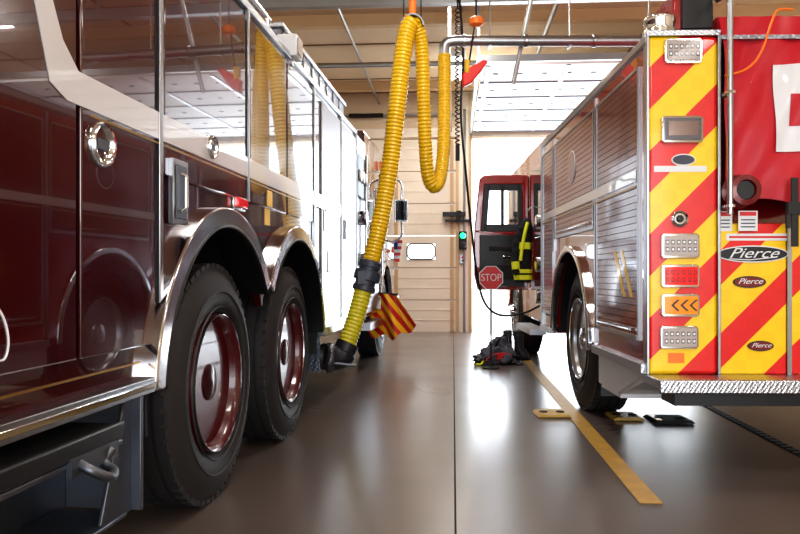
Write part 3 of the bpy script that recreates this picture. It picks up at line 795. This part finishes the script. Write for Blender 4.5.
for z0, z1, s_ in ((.95, 1.0, 1.06), (1.02, 1.06, 1.06), (1.27, 1.34, 1.05)):
    b = MB(); vs, fs = blob([(z0, .084*s_, .08*s_, -.008), (z1, .084*s_, .08*s_, -.008)], .09, ph=.7); b.add(vs, fs, lime); b.make('reflective_band', CT, ang=80)
MB().sweep([(-.098, -.063, 1.14), (-.093, -.066, 1.06)], .043, lime, 14).make('reflective_band', CT, ang=80)
MB().sweep(spline([(.03, -.06, 1.55), (.0, -.085, 1.45), (-.03, -.09, 1.3), (-.05, -.095, 1.15)]), .018, lime, 8).make('reflective_band', CT, ang=80)
b = MB(); b.cyl((.04, 0, 1.58), (.04, .0, 1.70), .006, galv, 8); b.sweep(spline([(.04, 0, 1.68), (.09, 0, 1.72), (.15, 0, 1.71), (.2, 0, 1.70)]), .006, galv, 8); b.make('hook', CT)

def bootm(u, d_, rz):
    p = W(u, d_, 0)
    B = thing('boot', (p.x, p.y, 0), rz, 'dark rubber firefighter boot standing by the truck', 'boot', 'boots beside the fire engine')
    b = MB(); prof = [(-.05, .02), (.08, .02), (.19, .02), (.20, .06), (.16, .10), (.07, .13), (.05, .2), (.055, .34), (-.065, .34), (-.06, .2), (-.06, .08)]
    b.prism(prof, 'x', -.045, .045, boot); b.make('boot_shaft', B, bevel=.03)
    b = MB(); b.prism([(-.07, 0), (.2, 0), (.21, .028), (-.07, .03)], 'x', -.052, .052, black); b.make('sole', B, bevel=.008)
    b = MB(); b.box(-.048, .048, -.067, .058, .27, .29, greyb); b.make('cuff_band', B, bevel=.004)
bootm(1.42, 8.95, R(200)); bootm(1.29, 9.0, R(160))
p = W(1.085, 8.45, 0)
G = thing('gear_bag', (p.x, p.y, 0), TH+R(12), 'crumpled grey black gear bag with red trim on the floor', 'bag')
b = MB()
b.lump((.02, 0, .09), (.15, .13, .12), .35, greyb, 1, floor_=.002).lump((.06, .02, .19), (.09, .08, .09), .45, greyb, 2).lump((-.11, -.02, .06), (.09, .10, .075), .45, greyb, 3, floor_=.002)
b.make('bag_body', G, ang=80)
b = MB(); b.lump((-.17, -.03, .04), (.08, .08, .05), .5, black, 5, floor_=.002).lump((.15, -.04, .05), (.07, .09, .07), .5, black, 7, floor_=.002); b.make('side_pocket', G, ang=80)
b = MB(); b.lump((.0, -.13, .09), (.035, .025, .03), .5, signred, 9); b.make('red_patch', G, ang=80)
def strap(pts, r, m): MB().sweep(spline(pts), r, m, 8).make('strap', G)
strap([(-.18, -.14, .05), (-.1, -.18, .12), (0, -.19, .14), (.1, -.18, .12)], .006, signred)
strap([(-.02, -.02, .2), (.03, -.06, .30), (.1, -.05, .32), (.14, 0, .24)], .012, black)
strap([(.13, -.14, .02), (.23, -.2, .012), (.26, -.12, .012), (.2, -.04, .03)], .012, black)
strap([(-.18, -.1, .06), (-.23, -.15, .02), (-.27, -.1, .015)], .010, lime)

# ------------------------------------------------------------------ exhaust hose
EH = thing('exhaust_hose', tuple(W(-.3, 5.9, 0)), TH, 'yellow corrugated exhaust hose hanging from the ceiling', 'hose')
def E(u, d_, h): return (u+.3, d_-5.9, h)
def corr(pts, r, m):
    P = resample(spline(pts, 24), .006)
    b = MB(); b.sweep(P, lambda i: r*(1+.055*math.cos(i*2*math.pi/5)), m, 20); return b
corr([E(.10, 6.0, 3.04), E(.055, 6.0, 2.95), E(.015, 6, 2.7), E(-.03, 6, 2.3), E(-.085, 6, 1.84), E(-.17, 5.98, 1.36), E(-.235, 5.95, 1.08)], .070, hosem).make('lower_hose', EH, ang=80)
corr([E(.10, 6.0, 3.04), E(.15, 6.05, 2.97), E(.18, 6.1, 2.8), E(.195, 6.15, 2.4), E(.21, 6.2, 2.05), E(.235, 6.25, 1.82), E(.29, 6.3, 1.74), E(.345, 6.38, 1.85), E(.375, 6.45, 2.1), E(.385, 6.5, 2.4), E(.39, 6.55, 2.75), E(.39, 6.6, 2.93)], .055, hosem).make('upper_hose', EH, ang=80)
corr([E(-.285, 5.93, .90), E(-.32, 5.9, .76), E(-.36, 5.87, .62), E(-.42, 5.83, .44)], .070, hosed).make('tail_hose', EH, ang=80)
b = MB()
a = Vector(E(-.228, 5.955, 1.11)); c_ = Vector(E(-.292, 5.93, .87))
b.lathe([(0, .08), (.01, .09), (.05, .09), (.055, .08), (.08, .08), (.085, .105), (.12, .108), (.16, .105), (.165, .082), (.2, .082), (.205, .092), (.24, .092), (.248, .08)], a, c_-a, coupm, 28)
b.box(a.x-.10, a.x-.04, a.y-.12, a.y-.06, .93, 1.03, coupm)
b.make('coupling', EH)
b = MB()
pts = spline([E(-.405, 5.84, .47), E(-.45, 5.82, .38), E(-.52, 5.79, .36), E(-.60, 5.74, .38)], 8)
b.sweep(pts, lambda i: .088 if i < 6 else .10, nozm, 20)
b.lathe([(0, .105), (.02, .118), (.05, .118), (.06, .105)], E(-.51, 5.79, .36), (-1, -.15, 0), dull, 24)
b.cyl(E(-.34, 5.72, .31), E(-.52, 5.70, .33), .012, dull, 10)
b.make('nozzle', EH)
ax_, ay_ = E(.10, 6, 0)[0], E(.10, 6, 0)[1]
b = MB(); b.ring((0, 0), 'x', .08, .092, R(0), R(180), -.04, .04, dull)
for i, v in enumerate(b.v): b.v[i] = (v[1]+ax_, v[0]+ay_, v[2]+2.99)
b.cyl((ax_, ay_, 3.08), (ax_, ay_, H), .006, dark, 8).cyl((ax_, ay_, 3.08), (ax_, ay_, 3.2), .03, orange, 12)
b.make('saddle', EH)
MB().cyl(E(.03, 6.03, 3.05), E(.03, 6.03, H), .005, black, 8).make('cable', EH)
MB().cyl(E(.17, 6.05, 3.0), E(.17, 6.05, H), .005, black, 8).make('cable', EH)

DU = thing('exhaust_duct', tuple(W(.39, 6.6, 0)), TH, 'galvanised exhaust duct pipe hung from the ceiling', 'duct')
b = MB(); b.sweep(spline([(0, 0, 2.94), (0, 0, 3.0), (.03, 0, 3.045), (.1, 0, 3.06), (.2, 0, 3.06)], 8)+[Vector((1.9, 0, 3.06))], .046, galv, 20)
for x in (.16, .7, 1.3): b.lathe([(0, .05), (.004, .056), (.03, .056), (.034, .05)], (x, 0, 3.06), (1, 0, 0), alu, 20)
b.make('pipe', DU)
for x in (.4, 1.1, 1.8): MB().cyl((x, 0, 3.06), (x, 0, H), .008, galv, 8).box(x-.015, x+.015, -.055, .055, 3.0, 3.01, galv).make('hanger', DU)
MB().cyl((.62, .1, 2.7), (.80, .0, 3.6), .02, galv, 10).cyl((.8, .0, 3.6), (.9, 0, H), .02, galv, 10).make('brace', DU)
DU2 = thing('ceiling_rail', tuple(W(.0, 7.3, 0)), 0, 'aluminium hose trolley rail running under the ceiling', 'rail')
b = MB(); b.box(-4, 4, -.04, .04, 3.62, 3.72, galv); b.make('rail', DU2)
for x in (-3.2, -1.2, .55, 2.4, 3.6): MB().box(x-.015, x+.015, -.015, .015, 3.72, H, galv).make('hanger', DU2)
CD = thing('conduit', (0, 0, 0), 0, 'thin grey conduit pipes fixed below the ceiling', 'conduit')
MB().cyl((-1.3, 4.5, 4.03), (-1.3, YB, 4.03), .02, galv, 10).make('pipe', CD)
MB().cyl((1.15, 5.5, 4.02), (1.15, YB, 4.02), .03, galv, 10).make('pipe', CD)
MB().cyl((-5, 10.6, 3.98), (5, 10.6, 3.98), .03, galv, 10).make('pipe', CD)

BA = thing('hose_balancer', tuple(W(.60, 6.5, 0)), TH, 'red and yellow spring balancer hanging on black cables', 'balancer')
b = MB(); b.prism([(-.06, 2.62), (.02, 2.66), (.16, 2.84), (.12, 2.86), (-.02, 2.78), (-.06, 2.74)], 'y', -.04, .04, hookred).box(-.04, .0, -.045, .045, 2.74, 2.86, hosem)
b.make('housing', BA, bevel=.012)
b = MB(); b.lathe([(0, .03), (.02, .06), (.07, .06), (.09, .03)], (.06, 0, 3.15), (0, 0, 1), orange, 20).cyl((.06, 0, 3.24), (.06, 0, H), .008, dark, 8).cyl((.0, 0, 2.85), (.05, 0, 3.18), .008, black, 8)
b.make('hook', BA)
PC = thing('power_cord', tuple(W(.5, 6.9, 0)), TH, 'black power cord drooping from the ceiling to the engine', 'cord')
b = MB(); b.sweep(spline([(-.03, 0, H), (.05, 0, 3.5), (.08, 0, 3.0), (.06, 0, 2.5), (.1, 0, 2.0), (.16, .1, 1.5), (.24, .3, 1.0), (.34, .5, .72), (.5, .6, .6), (.72, .55, .62), (.86, .4, .7)]), .011, black, 8)
b.make('cord', PC)
b = MB(); pts = [(.03+.02*math.cos(i*.7), .02*math.sin(i*.7), 2.2+i*.0045) for i in range(280)]
b.sweep(pts, .006, black, 6).cyl((.03, 0, 3.45), (.03, 0, H), .008, black, 8).cyl((.03, 0, 2.05), (.03, 0, 2.2), .02, black, 10)
b.make('coiled_cord', PC)

CB = thing('control_box', (.12, YB-.12, 0), 0, 'black door operator sensor bar mounted on the pier', 'control box')
b = MB(); b.box(-.30, .10, .0, .08, 2.02, 2.10, black).box(-.26, .2, .02, .1, 1.93, 1.97, black).box(-.06, .02, -.01, .1, 1.92, 2.12, dark); b.make('housing', CB, bevel=.006)
TLt = thing('traffic_light', (.17, YB-.14, 0), 0, 'small black signal light showing green on the pier', 'signal light')
b = MB(); b.box(-.07, .07, 0, .10, 1.44, 1.76, black)
for z in (1.68, 1.52): b.lathe([(0, .055), (.05, .055)], (0, 0, z), (0, -1, 0), black, 20)
b.make('housing', TLt, bevel=.01)
b = MB(); b.lathe([(0, .05), (.02, .04), (.03, .0)], (0, -.05, 1.68), (0, -1, 0), green_e, 20); b.make('green_lamp', TLt)
SW = thing('wall_switch', (.17, YB-.06, 0), 0, 'small grey switch box on the pier', 'switch')
b = MB(); b.box(-.05, .05, 0, .04, 1.2, 1.36, alu).cyl((0, 0, 1.31), (0, -.015, 1.31), .02, signred).cyl((0, 0, 1.25), (0, -.015, 1.25), .018, black); b.make('switch_plate', SW, bevel=.005)

# ------------------------------------------------------------------ floor markings
MB().box(.815, .915, 3.35, 12.6, .0005, .003, floory).make('floor_line', label='worn yellow painted guide line on the concrete floor', cat='floor marking')
tr = MB().box(1.9, 1.96, -4, 12.8, .0005, .004, dark)
for i in range(0, 220): tr.box(1.905, 1.955, -3.9+i*.075, -3.9+i*.075+.02, .004, .006, dull)
tr.make('drain_grate', label='narrow dark trench drain grate in the floor', cat='drain')
def chock(u, d_, w_, blackish):
    p = W(u, d_, 0)
    T = thing('floor_plate', (p.x, p.y, 0), TH, ('yellow steel floor plate with two bolts' if not blackish else 'black rubber floor plate with a yellow end'), 'floor plate', 'floor plates by the rear wheel')
    b = MB(); b.prism([(-w_/2, 0.004), (w_/2, .004), (w_/2-.02, .022), (-w_/2+.02, .022)], 'y', -.12, .12, dark if blackish else platey); b.make('plate', T, bevel=.003)
    for x in (-w_/4, w_/4): MB().lathe([(0, .03), (.008, .028), (.01, 0)], (x, 0, .02), (0, 0, 1), dark, 16).make('bolt', T)
    if blackish: MB().box(-w_/2+.03, -w_/2+.07, -.09, .09, .022, .025, yelp).make('yellow_mark', T)
chock(1.085, 5.36, .24, False); chock(1.57, 5.25, .22, False); chock(1.84, 5.14, .28, True)

# ------------------------------------------------------------------ world, camera
wd = bpy.data.worlds.new('World'); sc.world = wd; wd.use_nodes = True
bg = wd.node_tree.nodes['Background']; bg.inputs[0].default_value = (.88, .94, 1, 1); bg.inputs[1].default_value = 2.7
cam = bpy.data.cameras.new('cam'); co = bpy.data.objects.new('cam', cam); COL.objects.link(co)
cam.sensor_width = 36; cam.lens = 33.75; cam.shift_y = .01; cam.clip_start = .02
co.location = (0, 0, 1.0); co.rotation_euler = (R(90), 0, TH); sc.camera = co
sc.view_settings.view_transform = 'Standard'
try: sc.view_settings.look = 'Medium High Contrast'
except Exception: pass
sc.view_settings.exposure = .2
